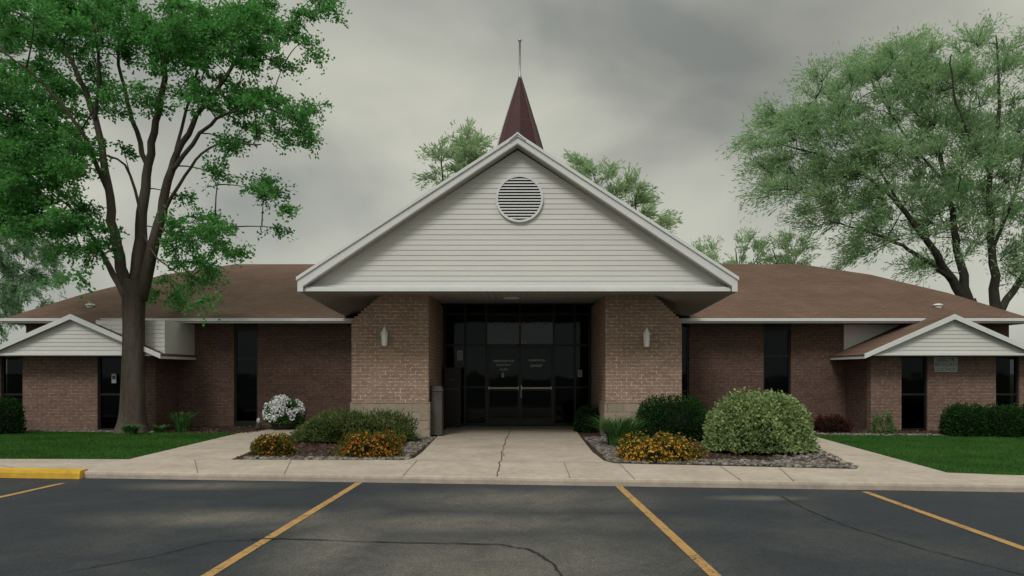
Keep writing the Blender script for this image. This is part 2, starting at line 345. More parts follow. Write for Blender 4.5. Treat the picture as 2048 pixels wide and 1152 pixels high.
# ------------------------------------------------------------------ church
ch=empty('church_building',(0,20.8,0),'low brown brick church with white sided entrance gable, maroon steeple and shingled hip roof','church')
def part(mb,name,mat,par=None,smooth=False): return mb.build(name,mat,par or ch,smooth)
WY=20.7
def wall(name,segs,y0,y1,z0,z1,mat):
    for x0,x1 in segs: part(MB().box(x0,x1,y0,y1,z0,z1),name,mat)
def window(x0,x1,z0,z1,y,bars=(),curtain=False):
    fr=MB(); w=.045
    for a,b,c,d in ((x0,x0+w,z0,z1),(x1-w,x1,z0,z1),(x0+w,x1-w,z0,z0+w),(x0+w,x1-w,z1-w,z1)): fr.box(a,b,y,y+.08,c,d)
    for zb in bars: fr.box(x0+w,x1-w,y+.004,y+.076,zb-.025,zb+.025)
    f=part(fr,'window',M['bronze'])
    MB().box(x0+w,x1-w,y+.04,y+.05,z0+w,z1-w).build('pane',M['glass'],f)
    if curtain:
        mb=MB(); n=24; pts=[(x0+(x1-x0)*i/n,y+.2+.025*math.sin(i*2.1)) for i in range(n+1)]
        for i in range(n): mb.poly([(pts[i][0],pts[i][1],z0),(pts[i+1][0],pts[i+1][1],z0),(pts[i+1][0],pts[i+1][1],z1),(pts[i][0],pts[i][1],z1)])
        mb.build('curtain',M['curtain'],f,True)
    MB().box(x0-.1,x1+.1,y+.45,y+.47,z0,z1).build('interior',M['black'],f)
XW=lambda px,d=WY:(px-CX)*d/F
lw=[XW(468),XW(515)]
wall('wall',[(lw[1],-3.88),(-9.3,lw[0]),(-13.75,-9.3)],WY,WY+.25,0,2.92,M['brick_shaded'])
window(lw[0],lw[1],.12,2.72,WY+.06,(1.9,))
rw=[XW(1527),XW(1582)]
wall('wall',[(4.8,rw[0]),(rw[1],9.1),(9.1,13.75)],WY,WY+.25,0,2.92,M['brick_shaded'])
window(rw[0],rw[1],.12,2.72,WY+.06,(1.98,),curtain=True)
for q in (lw,rw):
    part(MB().box(q[0],q[1],WY+.02,WY+.2,2.72,2.92),'window_head_panel',M['bronze'])
    part(MB().box(q[0],q[1],WY+.02,WY+.2,0,.12),'window_base_panel',M['bronze'])
window(3.9,4.8,.02,2.92,WY+.06,(1.0,1.98))
wall('wall',[(-13.75,-13.5),(13.5,13.75)],WY+.25,35,0,2.92,M['brick_shaded'])
part(MB().box(-13.75,13.75,35,35.25,0,2.92),'wall',M['brick_shaded'])
EZ=2.98; k=.33
def rz(y): return EZ+k*(y-20.0)
hip=[(13.9,20.0),(13.45,23.1),(12.4,26.0),(10.7,28.0)]
mb=MB()
def rp(pts): mb.poly([(x,y,rz(y)) for x,y in pts])
for s in (-1,1):
    rp([(s*3.9,20.0)]+[(s*x,y) for x,y in hip]+[(s*3.9,28.0)])
    for i in range(3):
        (x0,y0),(x1,y1)=hip[i],hip[i+1]
        mb.poly([(s*x0,y0,rz(y0)),(s*x1,y1,rz(y1)),(s*x1,56-y1,rz(y1)),(s*x0,56-y0,rz(y0))])
rp([(-3.9,22.2),(3.9,22.2),(3.9,28),(-3.9,28)])
mb.poly([(-s_,56-y_,rz(y_)) for s_,y_ in hip]+[(x_,56-y_,rz(y_)) for x_,y_ in hip[::-1]])
roof=part(mb,'roof',M['shingle'])
for px in (180,1876):
    d=21.3; X=(px-CX)*d/F; z=rz(d)
    MB().lathe(X,d,[(.10,z-.05),(.10,z+.04),(.14,z+.045),(.10,z+.08),(.03,z+.095)],12).build('roof_vent',M['trim'],roof)
for s in (-1,1):
    a,b=(s*3.92,s*13.92)
    part(MB().box(min(a,b),max(a,b),19.93,19.995,EZ-.13,EZ+.0),'eave_fascia',M['trim'])
    part(MB().box(min(a,b),max(a,b),19.84,19.925,EZ-.08,EZ-.015),'gutter',M['trim'])
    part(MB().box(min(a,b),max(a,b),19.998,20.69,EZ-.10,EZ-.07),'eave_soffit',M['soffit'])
    part(MB().box(s*13.85-.04,s*13.85+.04,20.0,36,EZ-.13,EZ-.005),'eave_fascia',M['trim'])
def siding(mb,zb,zt,xl,xr,y,step=.14,lap=.022):
    n=int(math.ceil((zt-zb)/step))
    for i in range(n):
        z0=zb+i*step; z1=min(zt,z0+step)
        a0,b0,a1,b1=xl(z0),xr(z0),xl(z1),xr(z1)
        if b0-a0<.02: break
        mb.poly([(a0,y-lap,z0),(b0,y-lap,z0),(b1,y,z1),(a1,y,z1)])
        mb.poly([(a0,y,z0),(b0,y,z0),(b0,y-lap,z0),(a0,y-lap,z0)])
for s in (-1,1):
    mb=MB(); a,b=(9.12,11.9) if s>0 else (-10.8,-9.03); yy=WY-.03 if s>0 else 18.95; z0=2.0 if s>0 else 1.97
    siding(mb,z0,2.86,lambda z:a,lambda z:b,yy,.11,.012); mb.box(a,b,yy+.002,WY-.003,z0-.01,2.86)
    part(mb,'siding_panel',M['siding'])
# canopy gable
GY=15.8; AP=6.62; ET=3.57; EXX=4.70; sl=(AP-ET)/EXX
mb=MB()
for s in (-1,1):
    mb.prism([(0,GY+.05,AP-.01),(s*(EXX+.01),GY+.05,ET-.03),(s*(EXX+.01),GY+.05,ET-.07),(0,GY+.05,AP-.05)],[(0,28,AP-.01),(s*(EXX+.01),28,ET-.03),(s*(EXX+.01),28,ET-.07),(0,28,AP-.05)])
part(mb,'gable_roof',M['shingle'])
for s in (-1,1):
    q=[(0,AP-.002),(s*EXX,ET-.022),(s*EXX,ET-.32),(s*(EXX-.12),ET-.32),(s*(EXX-.12),ET-.20),(0,AP-.20)]
    part(MB().xz(q,GY,GY+.04),'rake_board',M['trim'])
    q=[(0,AP+.006),(s*(EXX+.02),ET-.012),(s*(EXX+.02),ET-.085),(0,AP-.065)]
    part(MB().xz(q,GY-.035,GY-.003),'rake_drip_edge',M['trim'])
    q=[(0,AP-.205),(s*(EXX-.125),ET-.205),(s*(EXX-.125),ET-.225),(0,AP-.225)]
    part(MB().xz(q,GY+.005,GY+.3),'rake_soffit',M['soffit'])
    part(MB().prism([(s*EXX,GY+.045,ET-.08),(s*(EXX-.03),GY+.045,ET-.08),(s*(EXX-.03),GY+.045,3.25),(s*EXX,GY+.045,3.25)],
        [(s*EXX,20.6,ET-.08),(s*(EXX-.03),20.6,ET-.08),(s*(EXX-.03),20.6,3.02),(s*EXX,20.6,3.02)]),'side_fascia',M['trim'])
SY=16.1; pz=3.40; hw=lambda z:max(0,(AP-.26-z)/sl)
mb=MB(); siding(mb,pz,AP-.26,lambda z:-hw(z),lambda z:hw(z),SY,.112,.012); mb.xz([(-hw(pz),pz),(hw(pz),pz),(0,AP-.26)],SY+.001,SY+.05)
part(mb,'pediment_siding',M['siding'])
part(MB().box(-EXX+.13,EXX-.13,GY+.06,GY+.10,3.262,3.33).box(-EXX+.13,EXX-.13,GY+.08,SY-.03,3.332,3.36),'pediment_trim',M['trim'])
part(MB().box(-EXX+.14,EXX-.14,SY-.05,SY-.028,3.362,3.42),'pediment_trim',M['trim'])
vc=P(1039,396,16.0); fr=MB()
def ring(mb,cx,cz,r0,r1,y0,y1,n=48):
    b=len(mb.v)
    for i in range(n):
        a=2*math.pi*i/n; c,s_=math.cos(a),math.sin(a)
        mb.v+=[(cx+r0*c,y0,cz+r0*s_),(cx+r1*c,y0,cz+r1*s_),(cx+r1*c,y1,cz+r1*s_),(cx+r0*c,y1,cz+r0*s_)]
    for i in range(n):
        j=(i+1)%n
        for p in range(4): q=(p+1)%4; mb.f.append((b+4*i+p,b+4*j+p,b+4*j+q,b+4*i+q))
ring(fr,vc[0],vc[2],.468,.515,16.03,16.08); gv=part(fr,'gable_vent',M['trim'])
mb=MB(); mb.poly([(vc[0]+.47*math.cos(a),16.072,vc[2]+.47*math.sin(a)) for a in np.linspace(0,2*math.pi,40,endpoint=False)]); mb.build('vent_backing',M['black'],gv)
mb=MB(); ns=14
for i in range(ns):
    z=vc[2]-.45+.9*(i+.5)/ns; w=math.sqrt(max(0,.470**2-(z-vc[2])**2))
    mb.prism([(vc[0]-w,16.032,z-.018),(vc[0]-w,16.032,z-.006),(vc[0]-w,16.068,z+.024),(vc[0]-w,16.068,z+.012)],[(vc[0]+w,16.032,z-.018),(vc[0]+w,16.032,z-.006),(vc[0]+w,16.068,z+.024),(vc[0]+w,16.068,z+.012)])
mb.build('louver',M['trim'],gv)
mb=MB()
def sz(x,y):
    t=(y-GY)/5.0; zin=3.262+.2*t; zo=3.25-.23*t
    ax=abs(x); return zin if ax<=3.25 else zin+(zo-zin)*(ax-3.25)/(EXX-.03-3.25)
xs=[-EXX+.03]+list(np.linspace(-3.25,3.25,44))+[EXX-.03]
for i in range(len(xs)-1):
    a,b=xs[i],xs[i+1]
    mb.poly([(a,GY+.05,sz(a,GY)),(b,GY+.05,sz(b,GY)),(b,20.85,sz(b,20.85)),(a,20.85,sz(a,20.85))])
    if 0<i<len(xs)-2: mb.prism([(a-.006,GY+.11,sz(a,GY)),(a+.006,GY+.11,sz(a,GY)),(a,GY+.11,sz(a,GY)-.012)],[(a-.006,20.7,sz(a,20.7)),(a+.006,20.7,sz(a,20.7)),(a,20.7,sz(a,20.7)-.012)])
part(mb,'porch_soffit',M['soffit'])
part(MB().lathe(-.15,18.0,[(.2,3.345),(.2,3.325),(.17,3.315)],20),'soffit_light',M['trim'])
for s in (-1,1):
    xi,xo=(2.08,3.88) if s<0 else (2.06,3.84)
    prof=[(s*xi,.82),(s*xi,3.36)]
    cx0,cz0,cx1,cz1=3.22,3.32,xo,2.74
    prof+=[(s*cx0,3.36)]
    ns_=9
    for i in range(ns_):
        xa=cx0+(cx1-cx0)*(i)/ns_; xb_=cx0+(cx1-cx0)*(i+1)/ns_; z_=cz0+(cz1-cz0)*(i+.6)/ns_
        prof+=[(s*xa,z_) , (s*xb_,z_)]
    prof+=[(s*xo,cz1-.05),(s*xo,.82)]
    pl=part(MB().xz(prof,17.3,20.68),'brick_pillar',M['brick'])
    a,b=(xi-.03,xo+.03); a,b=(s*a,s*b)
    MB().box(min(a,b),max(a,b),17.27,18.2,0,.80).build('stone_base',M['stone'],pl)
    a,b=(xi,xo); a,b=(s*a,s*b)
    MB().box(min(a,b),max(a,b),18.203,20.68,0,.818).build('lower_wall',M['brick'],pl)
    a,b=(xi-.035,xo+.035); a,b=(s*a,s*b)
    MB().box(min(a,b),max(a,b),17.265,18.205,.802,.822).build('stone_ledge',M['stone'],pl)
EY=20.78; E=lambda px:(px-CX)*EY/F; EZf=lambda py:HC-(py-H)*EY/F
x0,x1=-2.08,2.06; ztop=3.50
vm=[x0+.03,E(930),E(972),E(1040),E(1108),E(1150),x1-.03]
zt=EZf(690); zt2=EZf(628)
mb=MB()
for i,x in enumerate(vm):
    if i==3: mb.box(x-.03,x+.03,EY,EY+.12,zt,ztop)
    else: mb.box(x-.03,x+.03,EY,EY+.12,0.0,ztop)
for i in range(len(vm)-1):
    a,b=vm[i]+.032,vm[i+1]-.032
    for z in (zt,zt2,ztop-.05): mb.box(a,b,EY+.003,EY+.117,z-.03,z+.03)
    if i in (0,1,4,5):
        mb.box(a,b,EY+.003,EY+.117,0,.1)
        mb.box(a,b,EY+.003,EY+.117,1.08,1.13)
ef=part(mb,'entrance_frame',M['bronze'])
for i in range(len(vm)-1):
    a,b=vm[i]+.03,vm[i+1]-.03
    MB().box(a,b,EY+.05,EY+.06,zt+.03,zt2-.03).build('transom_pane',M['glass_hi'] if i in (2,3) else M['glass'],ef)
    MB().box(a,b,EY+.05,EY+.06,zt2+.03,ztop-.08).build('transom_pane',M['glass'],ef)
    if i in (0,1,4,5): MB().box(a,b,EY+.05,EY+.06,.1,zt-.03).build('side_pane',M['glass'],ef)
part(MB().box(-3.6,3.6,24.5,24.6,0,3.45).box(-3.7,-3.6,EY+.2,24.6,0,3.45).box(3.6,3.7,EY+.2,24.6,0,3.45).box(-3.7,3.7,EY+.14,24.6,3.46,3.5).box(-3.7,3.7,EY+.13,24.6,-.02,.01),'interior',M['black'])
for side,(a,b) in enumerate(((vm[2]+.035,vm[3]-.004),(vm[3]+.004,vm[4]-.035))):
    mb=MB(); z0,z1=.03,zt-.035; w=.055
    mb.box(a,a+w,EY+.02,EY+.07,z0,z1).box(b-w,b,EY+.02,EY+.07,z0,z1).box(a+w,b-w,EY+.02,EY+.07,z0,z0+.2).box(a+w,b-w,EY+.02,EY+.07,z1-.08,z1)
    mb.box(a+w,b-w,EY+.022,EY+.068,1.01,1.05)
    dr=part(mb,'door',M['bronze'])
    MB().box(a+w,b-w,EY+.04,EY+.05,z0+.2,z1-.08).build('door_pane',M['glass'],dr)
    zb=EZf(776)
    MB().tube([(a+.05,EY-.03,zb),(b-.05,EY-.03,zb)],[.024]*2,10).box(a+.03,a+.06,EY-.04,EY+.02,zb-.04,zb+.04).box(b-.06,b-.03,EY-.04,EY+.02,zb-.04,zb+.04).build('push_bar',M['trim'],dr)
    m=(a+b)/2
    if side==0:
        text('WEBOOMIDNVIE',.075,(m,EY+.03,EZf(722)),'door_lettering',M['lettering'],dr)
        text('EXSEITRON',.075,(m,EY+.03,EZf(730)),'door_lettering',M['lettering'],dr)
        text('FLLAM',.075,(m,EY+.03,EZf(739)),'door_lettering',M['lettering'],dr)
        MB().lathe(m-.02,EY+.03,[(.035,EZf(755)),(.04,EZf(751)),(.015,EZf(745))],12,0,True,.1).build('door_sticker',M['paper'],dr)
    else:
        text('VPSORTVPCN',.075,(m,EY+.03,EZf(721)),'door_lettering',M['lettering'],dr)
        text('EZMINET',.085,(m,EY+.03,EZf(732)),'door_lettering',M['lettering'],dr)
        MB().tube([(a+.03,EY-.02,EZf(770)),(a+.03,EY-.02,EZf(795))],[.015]*2,8).build('door_handle',M['steel'],dr)
text('BSNGALME',.19,(E(1020),EY-.004,EZf(650)),'transom_lettering',M['letterdim'],ef,.95)
text('IOM',.23,(E(1082),EY-.004,EZf(650)),'transom_lettering',M['letterdim'],ef,1.1)
def notice(px,py,w,h,label,name='notice'):
    x,z=E(px),EZf(py); t=empty(name,(x,EY+.03,z),label,'notice')
    MB().box(x-w/2,x+w/2,EY-.012,EY-.006,z-h/2,z+h/2).build('sheet',M['paper'],t)
    mb=MB()
    for i in range(4): mb.box(x-w*.36,x+w*(.36-.1*(i%2)),EY-.016,EY-.014,z+h*.28-i*h*.18-.006,z+h*.28-i*h*.18+.006)
    mb.build('print_lines',M['bin'],t)
notice(920,711,.16,.27,'white paper notice on the glass left of the entrance doors')
notice(1160,747,.12,.20,'small pale notice low on the glass right of the entrance doors')
notice(1048,684,.12,.10,'small white notice fixed to the bar above the entrance doors')
# steeple: straight sided octagon
SYc=19.0; d=SYc; zt_=P(1038,155,d)[2]; ap=(0.06,SYc)
rs_=lambda py:.56*(py-155)/145+.03
zf=P(0,248,d)[2]; zb_=5.9; rb=.56*((HC-zb_)*F/d+H-155)/145+.03
ringp=[(rb,zb_),(rs_(250)+.012,zf-.01),(rs_(250),zf+.01),(.035,zt_)]
st=MB(); st.lathe(ap[0],ap[1],ringp,8,math.pi/2)
stp=part(st,'steeple',M['maroon'])
mb=MB()
for i in range(8):
    a=math.pi/2+2*math.pi*i/8; c,s_=math.cos(a),math.sin(a)
    mb.tube([(ap[0]+r*c,ap[1]+r*s_,z) for r,z in ringp],[.014]*4,5)
mb.build('steeple_seam',M['maroon'],stp)
mb=MB(); mb.tube([(ap[0]-rb-.01,SYc,zb_),(ap[0]-rs_(250)-.02,SYc,zf),(ap[0]-.045,SYc,zt_)],[.018]*3,5); mb.build('edge_trim',M['trim'],stp)
zr=P(0,62,d)[2]
MB().lathe(ap[0],ap[1],[(.05,zt_-.08),(.045,zt_+.03),(.028,zt_+.1),(.024,P(0,84,d)[2]),(.05,P(0,82,d)[2]),(.05,P(0,79,d)[2]),(.012,P(0,77,d)[2]),(.004,zr)],10).build('finial',M['steel'],stp,True)
part(MB().xz([(-.17,AP-.12),(0,AP+.02),(.17,AP-.12),(.17,AP-.16),(0,AP-.02),(-.17,AP-.16)],GY-.06,GY+.3),'ridge_cap',M['trim'])
for s,cx,wl,wr,wins in ((1,11.0,9.17,13.25,((9.96,10.64),(12.41,13.02))),(-1,-11.25,-13.6,-9.5,((-10.9,-10.27),(-13.42,-12.84)))):
    gy=18.6; hwg=2.27; ap_=2.99; e_=1.99
    segs=[];x=wl
    for a,b in sorted(wins): segs.append((x,a)); x=b
    segs.append((x,wr))
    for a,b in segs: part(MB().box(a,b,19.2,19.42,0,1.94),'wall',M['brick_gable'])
    xi=wl if s>0 else wr-.22
    part(MB().box(xi,xi+.22,19.42,20.69,0,1.94),'wall',M['brick_shaded'])
    for a,b in wins: window(a,b,.02,1.93,19.26,(.95,),curtain=(s<0))
    mb=MB()
    for q in (-1,1):
        mb.prism([(cx,gy+.035,ap_-.01),(cx+q*(hwg+.01),gy+.035,e_-.01),(cx+q*(hwg+.01),gy+.035,e_-.05),(cx,gy+.035,ap_-.05)],[(cx,21.5,ap_-.01),(cx+q*(hwg+.01),21.5,e_-.01),(cx+q*(hwg+.01),21.5,e_-.05),(cx,21.5,ap_-.05)])
        part(MB().xz([(cx,ap_),(cx+q*hwg,e_),(cx+q*hwg,e_-.12),(cx,ap_-.13)],gy,gy+.03),'rake_board',M['trim'])
        part(MB().box(min(cx+q*hwg,cx+q*(hwg-.03)),max(cx+q*hwg,cx+q*(hwg-.03)),gy+.036,20.68,e_-.12,e_-.052),'side_fascia',M['trim'])
    part(mb,'side_gable_roof',M['shingle'])
    slg=(ap_-e_)/hwg
    mb=MB(); hh=lambda z:max(0,(ap_-.10-z)/slg)
    siding(mb,1.985,ap_-.10,lambda z:cx-min(hwg-.05,hh(z)),lambda z:cx+min(hwg-.05,hh(z)),gy+.15,.10,.012); mb.xz([(cx-hwg+.3,1.986),(cx+hwg-.3,1.986),(cx,ap_-.12)],gy+.151,gy+.18)
    part(mb,'gable_siding',M['siding'])
    part(MB().box(cx-hwg+.032,cx+hwg-.032,gy+.035,20.66,1.942,1.962),'side_gable_soffit',M['soffit'])
    part(MB().box(cx-hwg+.035,cx+hwg-.035,gy+.09,gy+.125,1.964,2.01),'gable_trim',M['trim'])
def lantern(px,py,label):
    d=17.3; X,_,Z=P(px,py,17.2); t=empty('wall_lantern',(X,d,Z),label,'lantern','white lanterns on the brick pillars')
    W=M['lampwhite']
    MB().box(X-.05,X+.05,d-.025,d-.002,Z-.10,Z+.10).build('back_plate',W,t)
    MB().box(X-.015,X+.015,d-.06,d-.025,Z+.02,Z+.05).build('arm',W,t)
    MB().lathe(X,d-.13,[(.045,Z-.20),(.06,Z-.18),(.078,Z+.07),(.07,Z+.085)],6).build('lamp_body',W,t)
    MB().lathe(X,d-.13,[(.094,Z+.087),(.085,Z+.105),(.03,Z+.20),(.006,Z+.25)],6).build('lamp_cap',W,t)
lantern(769,675,'white wall lantern on the left brick pillar of the entrance porch')
lantern(1293,677,'white wall lantern on the right brick pillar of the entrance porch')
t=empty('waste_bin',(-1.93,17.75,0),'tall narrow weathered grey waste bin beside the left entrance pillar','bin')
MB().box(-2.04,-1.79,17.55,17.95,.04,1.08).build('bin_body',M['bin'],t)
MB().prism([(-2.05,17.53,1.083),(-1.77,17.53,1.083),(-1.77,17.97,1.083),(-2.05,17.97,1.083)],[(-2.03,17.6,1.2),(-1.81,17.6,1.2),(-1.81,17.93,1.2),(-2.03,17.93,1.2)]).build('bin_lid',M['bin'],t)
MB().box(-2.03,-1.81,17.57,17.93,0.014,.038).build('bin_foot',M['black'],t)
t=empty('drop_box',(-1.78,20.4,0),'dark metal drop box with a small label standing left of the doors','box')
MB().box(-2.0,-1.55,20.2,20.6,.06,1.62).build('cabinet',M['bronze'],t)
MB().box(-2.02,-1.53,20.18,20.62,1.622,1.66).build('cabinet_top',M['bronze'],t)
MB().box(-1.84,-1.72,20.19,20.198,1.30,1.35).build('label_plate',M['bin'],t)
MB().box(-1.96,-1.59,20.19,20.198,1.05,1.08).build('slot',M['bin'],t)
MB().box(-1.98,-1.57,20.22,20.58,.014,.058).build('foot',M['bronze'],t)
x0,_,z1=P(1868,714,19.17); x1,_,z0=P(1915,744,19.17); z1=min(z1,1.92)
t=empty('wall_sign',((x0+x1)/2,19.18,(z0+z1)/2),'pale grey rectangular sign with rows of lettering on the right side gable brick','sign')
MB().box(x0,x1,19.165,19.197,z0,z1).build('sign_panel',M['plaque'],t)
for q,(w_,s_) in enumerate((('SEBLTR',.13),('BEDOAD',.13),('COCHOO',.13))): text(w_,s_,((x0+x1)/2,19.160,z1-.075-.125*q),'sign_lettering',M['bin'],t,1.1)
x,z=-10.5,P(0,757,19.2)[2]
t=empty('notice',(x,19.25,z),'small pale notice on the left side gable window','notice')
MB().box(x-.06,x+.06,19.25,19.257,z-.12,z+.12).build('sheet',M['plaque'],t)
MB().box(x-.04,x+.04,19.244,19.248,z-.02,z+.07).build('print_lines',M['bin'],t)
# ------------------------------------------------------------------ trees
def cat(pts,sub=5):
    o=[]; n=len(pts)
    for i in range(n-1):
        p0,p1,p2,p3=[np.array(pts[max(0,min(n-1,j))]) for j in (i-1,i,i+1,i+2)]
        for k in range(sub):
            t=k/sub; o.append(.5*((2*p1)+(-p0+p2)*t+(2*p0-5*p1+4*p2-p3)*t*t+(-p0+3*p1-3*p2+p3)*t**3))
    o.append(np.array(pts[-1],dtype=float)); return o
def tree(name,label,D,base,limbs,ells,dens,per,LL,LW,spray,leaf,bark,spread,group=None,rad=False,twr=.012,zflat=.5,nt=6,kinds='tree',drp=.3):
    t=empty(name,(base[0],base[1],0),label,kinds,group)
    mb=MB(); sk=[]; fork=None
    for li,lm in enumerate(limbs):
        pts=[]
        for e in lm:
            p=P(e[0],e[1],D+e[2]); pts.append((p[0],p[1],p[2],e[3]))
        c=cat(pts,5)
        pp=[];rr=[]
        for i,q in enumerate(c):
            w=0 if (i<2 or li==0) else .035*(D/18)
            pp.append((q[0]+random.uniform(-1,1)*w,q[1]+random.uniform(-1,1)*w,q[2])); rr.append(q[3])
        mb.tube(pp,rr,14 if li==0 else 8,.10 if li==0 else .04); sk+=pp[(len(pp)//2 if li==0 else 1):]
        if li==0: fork=np.array(pp[-1])
    tg=[]
    for (ex,ey,rx,ry,w) in ells:
        n=max(1,int(dens*w*rx*ry/1000))
        for _ in range(n):
            a=random.uniform(0,2*math.pi); r=math.sqrt(random.random())
            dd=random.uniform(-1,1)*spread*(1-.6*r)
            tg.append(P(ex+rx*r*math.cos(a),ey+ry*r*math.sin(a),D+dd))
    tg=np.array(tg); tg=tg[np.argsort(np.linalg.norm(tg-fork,axis=1))]
    sk=[np.array(p) for p in sk]; A=np.array(sk)
    buf=np.zeros((len(A)+len(tg)*4+10,3)); buf[:len(A)]=A; m=len(A)
    C=[];Dv=[]
    for g in tg:
        dv=buf[:m]-g; dist=np.linalg.norm(dv,axis=1)+.35*np.maximum(0,dv[:,2])+ .15*np.linalg.norm(buf[:m]-fork,axis=1)
        p=buf[int(np.argmin(dist))].copy(); L=np.linalg.norm(g-p)
        if L<.05: continue
        mid=(p+g)/2+np.array([0,0,.10*L])+rng.normal(size=3)*L*.06
        q=[p*(1-u)**2+2*mid*u*(1-u)+g*u*u for u in (0,.25,.5,.75,1)]
        r0=min(.045,twr+.008*L)*(D/26 if D>25 else 1)
        mb.tube(q,[r0,r0*.85,r0*.7,r0*.5,r0*.3],5)
        for z in q[1:]: buf[m]=z; m+=1
        out=(g-p)/L; rd=(g-fork); rd/=np.linalg.norm(rd)+1e-6
        for _ in range(nt):
            v=rng.normal(size=3)*np.array([1,1,zflat]); v=v/np.linalg.norm(v)+out*.5+(rd*1.1 if rad else rd*.2); v/=np.linalg.norm(v)
            ln=spray*random.uniform(.5,1.25); k_=per//nt
            u=rng.uniform(.1,1,size=(k_,1)); droop=np.array([0,0,-1.0])*ln*drp
            pts=g+v*ln*u+droop*u*u+rng.normal(size=(k_,3))*ln*(.085 if rad else .14)
            mb.tube([g,g+v*ln*.5+droop*.25,g+v*ln+droop],[r0*.3,r0*.22,r0*.08],3)
            C.append(pts); dd=v+droop/ln*1.2*u+rng.normal(size=(k_,3))*(.4 if rad else .75); Dv.append(dd)
    C=np.vstack(C); Dv=np.vstack(Dv); n=len(C)
    mb.build('trunk',bark,t,True)
    leaves('crown',C,Dv,rng.uniform(.7,1.3,n)*LL,rng.uniform(.7,1.2,n)*LW,leaf,t)
    return n
bx=P(266,700,18.6)[0]
GPY=lambda d:H+HC*F/d
lim=[[(265,GPY(18.6)+3,0,.50),(265,850,0,.37),(266,820,0,.31),(267,740,0,.275),(268,660,0,.26),(268,600,0,.275),(270,560,0,.26)],
 [(262,590,0,.15),(232,490,-.3,.12),(216,370,-.5,.09),(190,240,-.4,.07),(135,110,-.2,.05),(60,40,0,.03),(-20,0,0,.02)],
 [(270,590,0,.19),(284,450,.3,.14),(298,330,.3,.105),(316,220,.2,.08),(333,110,0,.06),(345,-20,0,.04)],
 [(280,600,0,.18),(316,450,-.2,.13),(342,340,-.3,.095),(385,250,-.4,.065),(455,150,-.5,.045),(540,50,-.5,.025)],
 [(255,600,0,.10),(205,510,.4,.06),(165,440,.7,.04),(110,390,1,.025)],
 [(298,340,.3,.07),(265,240,.8,.055),(240,130,1.2,.04),(235,-10,1.4,.025)],
 [(342,345,-.3,.06),(420,250,-.9,.04),(500,215,-1.2,.028),(590,235,-1.4,.018)],
 [(318,450,-.2,.05),(370,350,-.8,.035),(430,290,-1.2,.025),(520,290,-1.6,.015)],
 [(215,380,-.5,.06),(160,260,-1.2,.045),(90,170,-1.6,.03),(0,100,-2,.02)],
 [(190,250,-.4,.045),(200,130,-1,.035),(180,20,-1.4,.02)],
 [(284,460,.3,.045),(250,330,1.2,.03),(150,300,1.8,.018)],
 [(342,350,-.3,.045),(380,190,.6,.035),(420,60,1.0,.025),(450,-30,1.2,.018)],
 [(318,455,-.2,.035),(350,470,-.9,.025),(400,470,-1.4,.015)],
 [(284,465,.3,.035),(320,520,-.6,.02),(380,560,-1.2,.012)]]
ell=[(60,30,110,60,1.2),(190,60,100,70,1.0),(330,60,90,70,1.1),(440,90,80,70,1.1),(545,40,85,40,1.0),(640,12,45,22,.9),(600,95,35,14,.7),(530,135,50,16,.7),
 (60,200,90,70,1.2),(40,330,90,70,1.5),(130,310,60,50,1.1),(90,430,95,40,1.4),(20,410,50,40,1.2),(200,190,50,50,.6),(300,180,40,50,.45),
 (430,190,60,32,.9),(520,205,70,22,1.1),(600,225,42,20,1.2),(600,282,32,15,1.0),(530,262,50,15,.9),(470,295,36,16,.8),
 (440,340,34,14,.9),(505,372,36,14,1.0),(545,400,28,22,1.1),(550,447,22,9,.9),(350,400,36,16,.5),
 (400,455,55,24,1.2),(450,492,30,20,1.1),(350,480,36,28,.9),(390,540,50,22,1.0),(330,570,30,20,.8),(415,592,24,14,.9),(350,600,20,12,.7),
 (180,480,50,24,.8),(170,545,30,14,.7),(100,500,40,18,.5),(260,300,30,30,.3)]
n1=tree('maple_tree','large green maple tree with forked limbs in front of the left wing',18.6,(bx,18.6),lim,ell,6.6,210,.088,.060,.50,M['leaf'],M['bark'],2.6,zflat=.45,nt=7)
D2=34
lim2=[[(1965,GPY(D2),0,.70),(1955,700,0,.48),(1945,640,0,.40),(1935,600,0,.35)],
 [(1940,620,0,.24),(1905,560,0,.20),(1850,480,-.5,.14),(1780,390,-1,.09),(1670,320,-1.3,.05),(1560,290,-1.5,.03)],
 [(1938,610,0,.24),(1915,500,.5,.16),(1895,370,.8,.11),(1850,230,1,.07),(1810,120,1,.04)],
 [(1962,690,0,.30),(1990,620,0,.24),(1985,500,-.5,.16),(1980,350,-.8,.11),(2000,210,-1,.07),(1990,70,-1,.03)],
 [(1988,640,0,.20),(2040,560,.5,.15),(2100,430,1,.09),(2140,250,1,.04)],
 [(1905,560,0,.11),(1820,500,-1,.08),(1740,465,-1.5,.05),(1650,440,-2,.03)],
 [(1850,480,-.5,.08),(1760,340,.5,.05),(1680,220,1,.035),(1640,180,1,.025)],
 [(1895,370,.8,.07),(1800,260,1.6,.045),(1730,140,2,.03)],
 [(1980,350,-.8,.07),(1920,230,-1.5,.045),(1900,110,-2,.03)],
 [(1985,500,-.5,.08),(2040,350,-1.5,.05),(2070,150,-2,.03)]]
ell2=[(1555,295,55,60,1.1),(1600,225,50,40,1),(1590,370,50,45,1.1),(1690,195,75,60,1.1),(1680,300,85,75,1.1),(1650,420,50,40,1.1),(1790,155,75,65,1.1),(1800,280,90,85,1.1),
 (1720,400,75,55,1.1),(1745,475,60,35,1.1),(1820,420,80,65,1.1),(1890,180,75,85,1.1),(1920,330,90,90,1.1),(1985,95,35,45,.8),(2010,220,90,95,1),(2060,360,100,110,1.1),(1930,460,80,60,1.1),
 (2080,520,80,60,.9),(1840,530,60,28,.9),(2020,560,40,40,.6),(2080,130,50,60,.8),(1700,520,30,20,.6)]
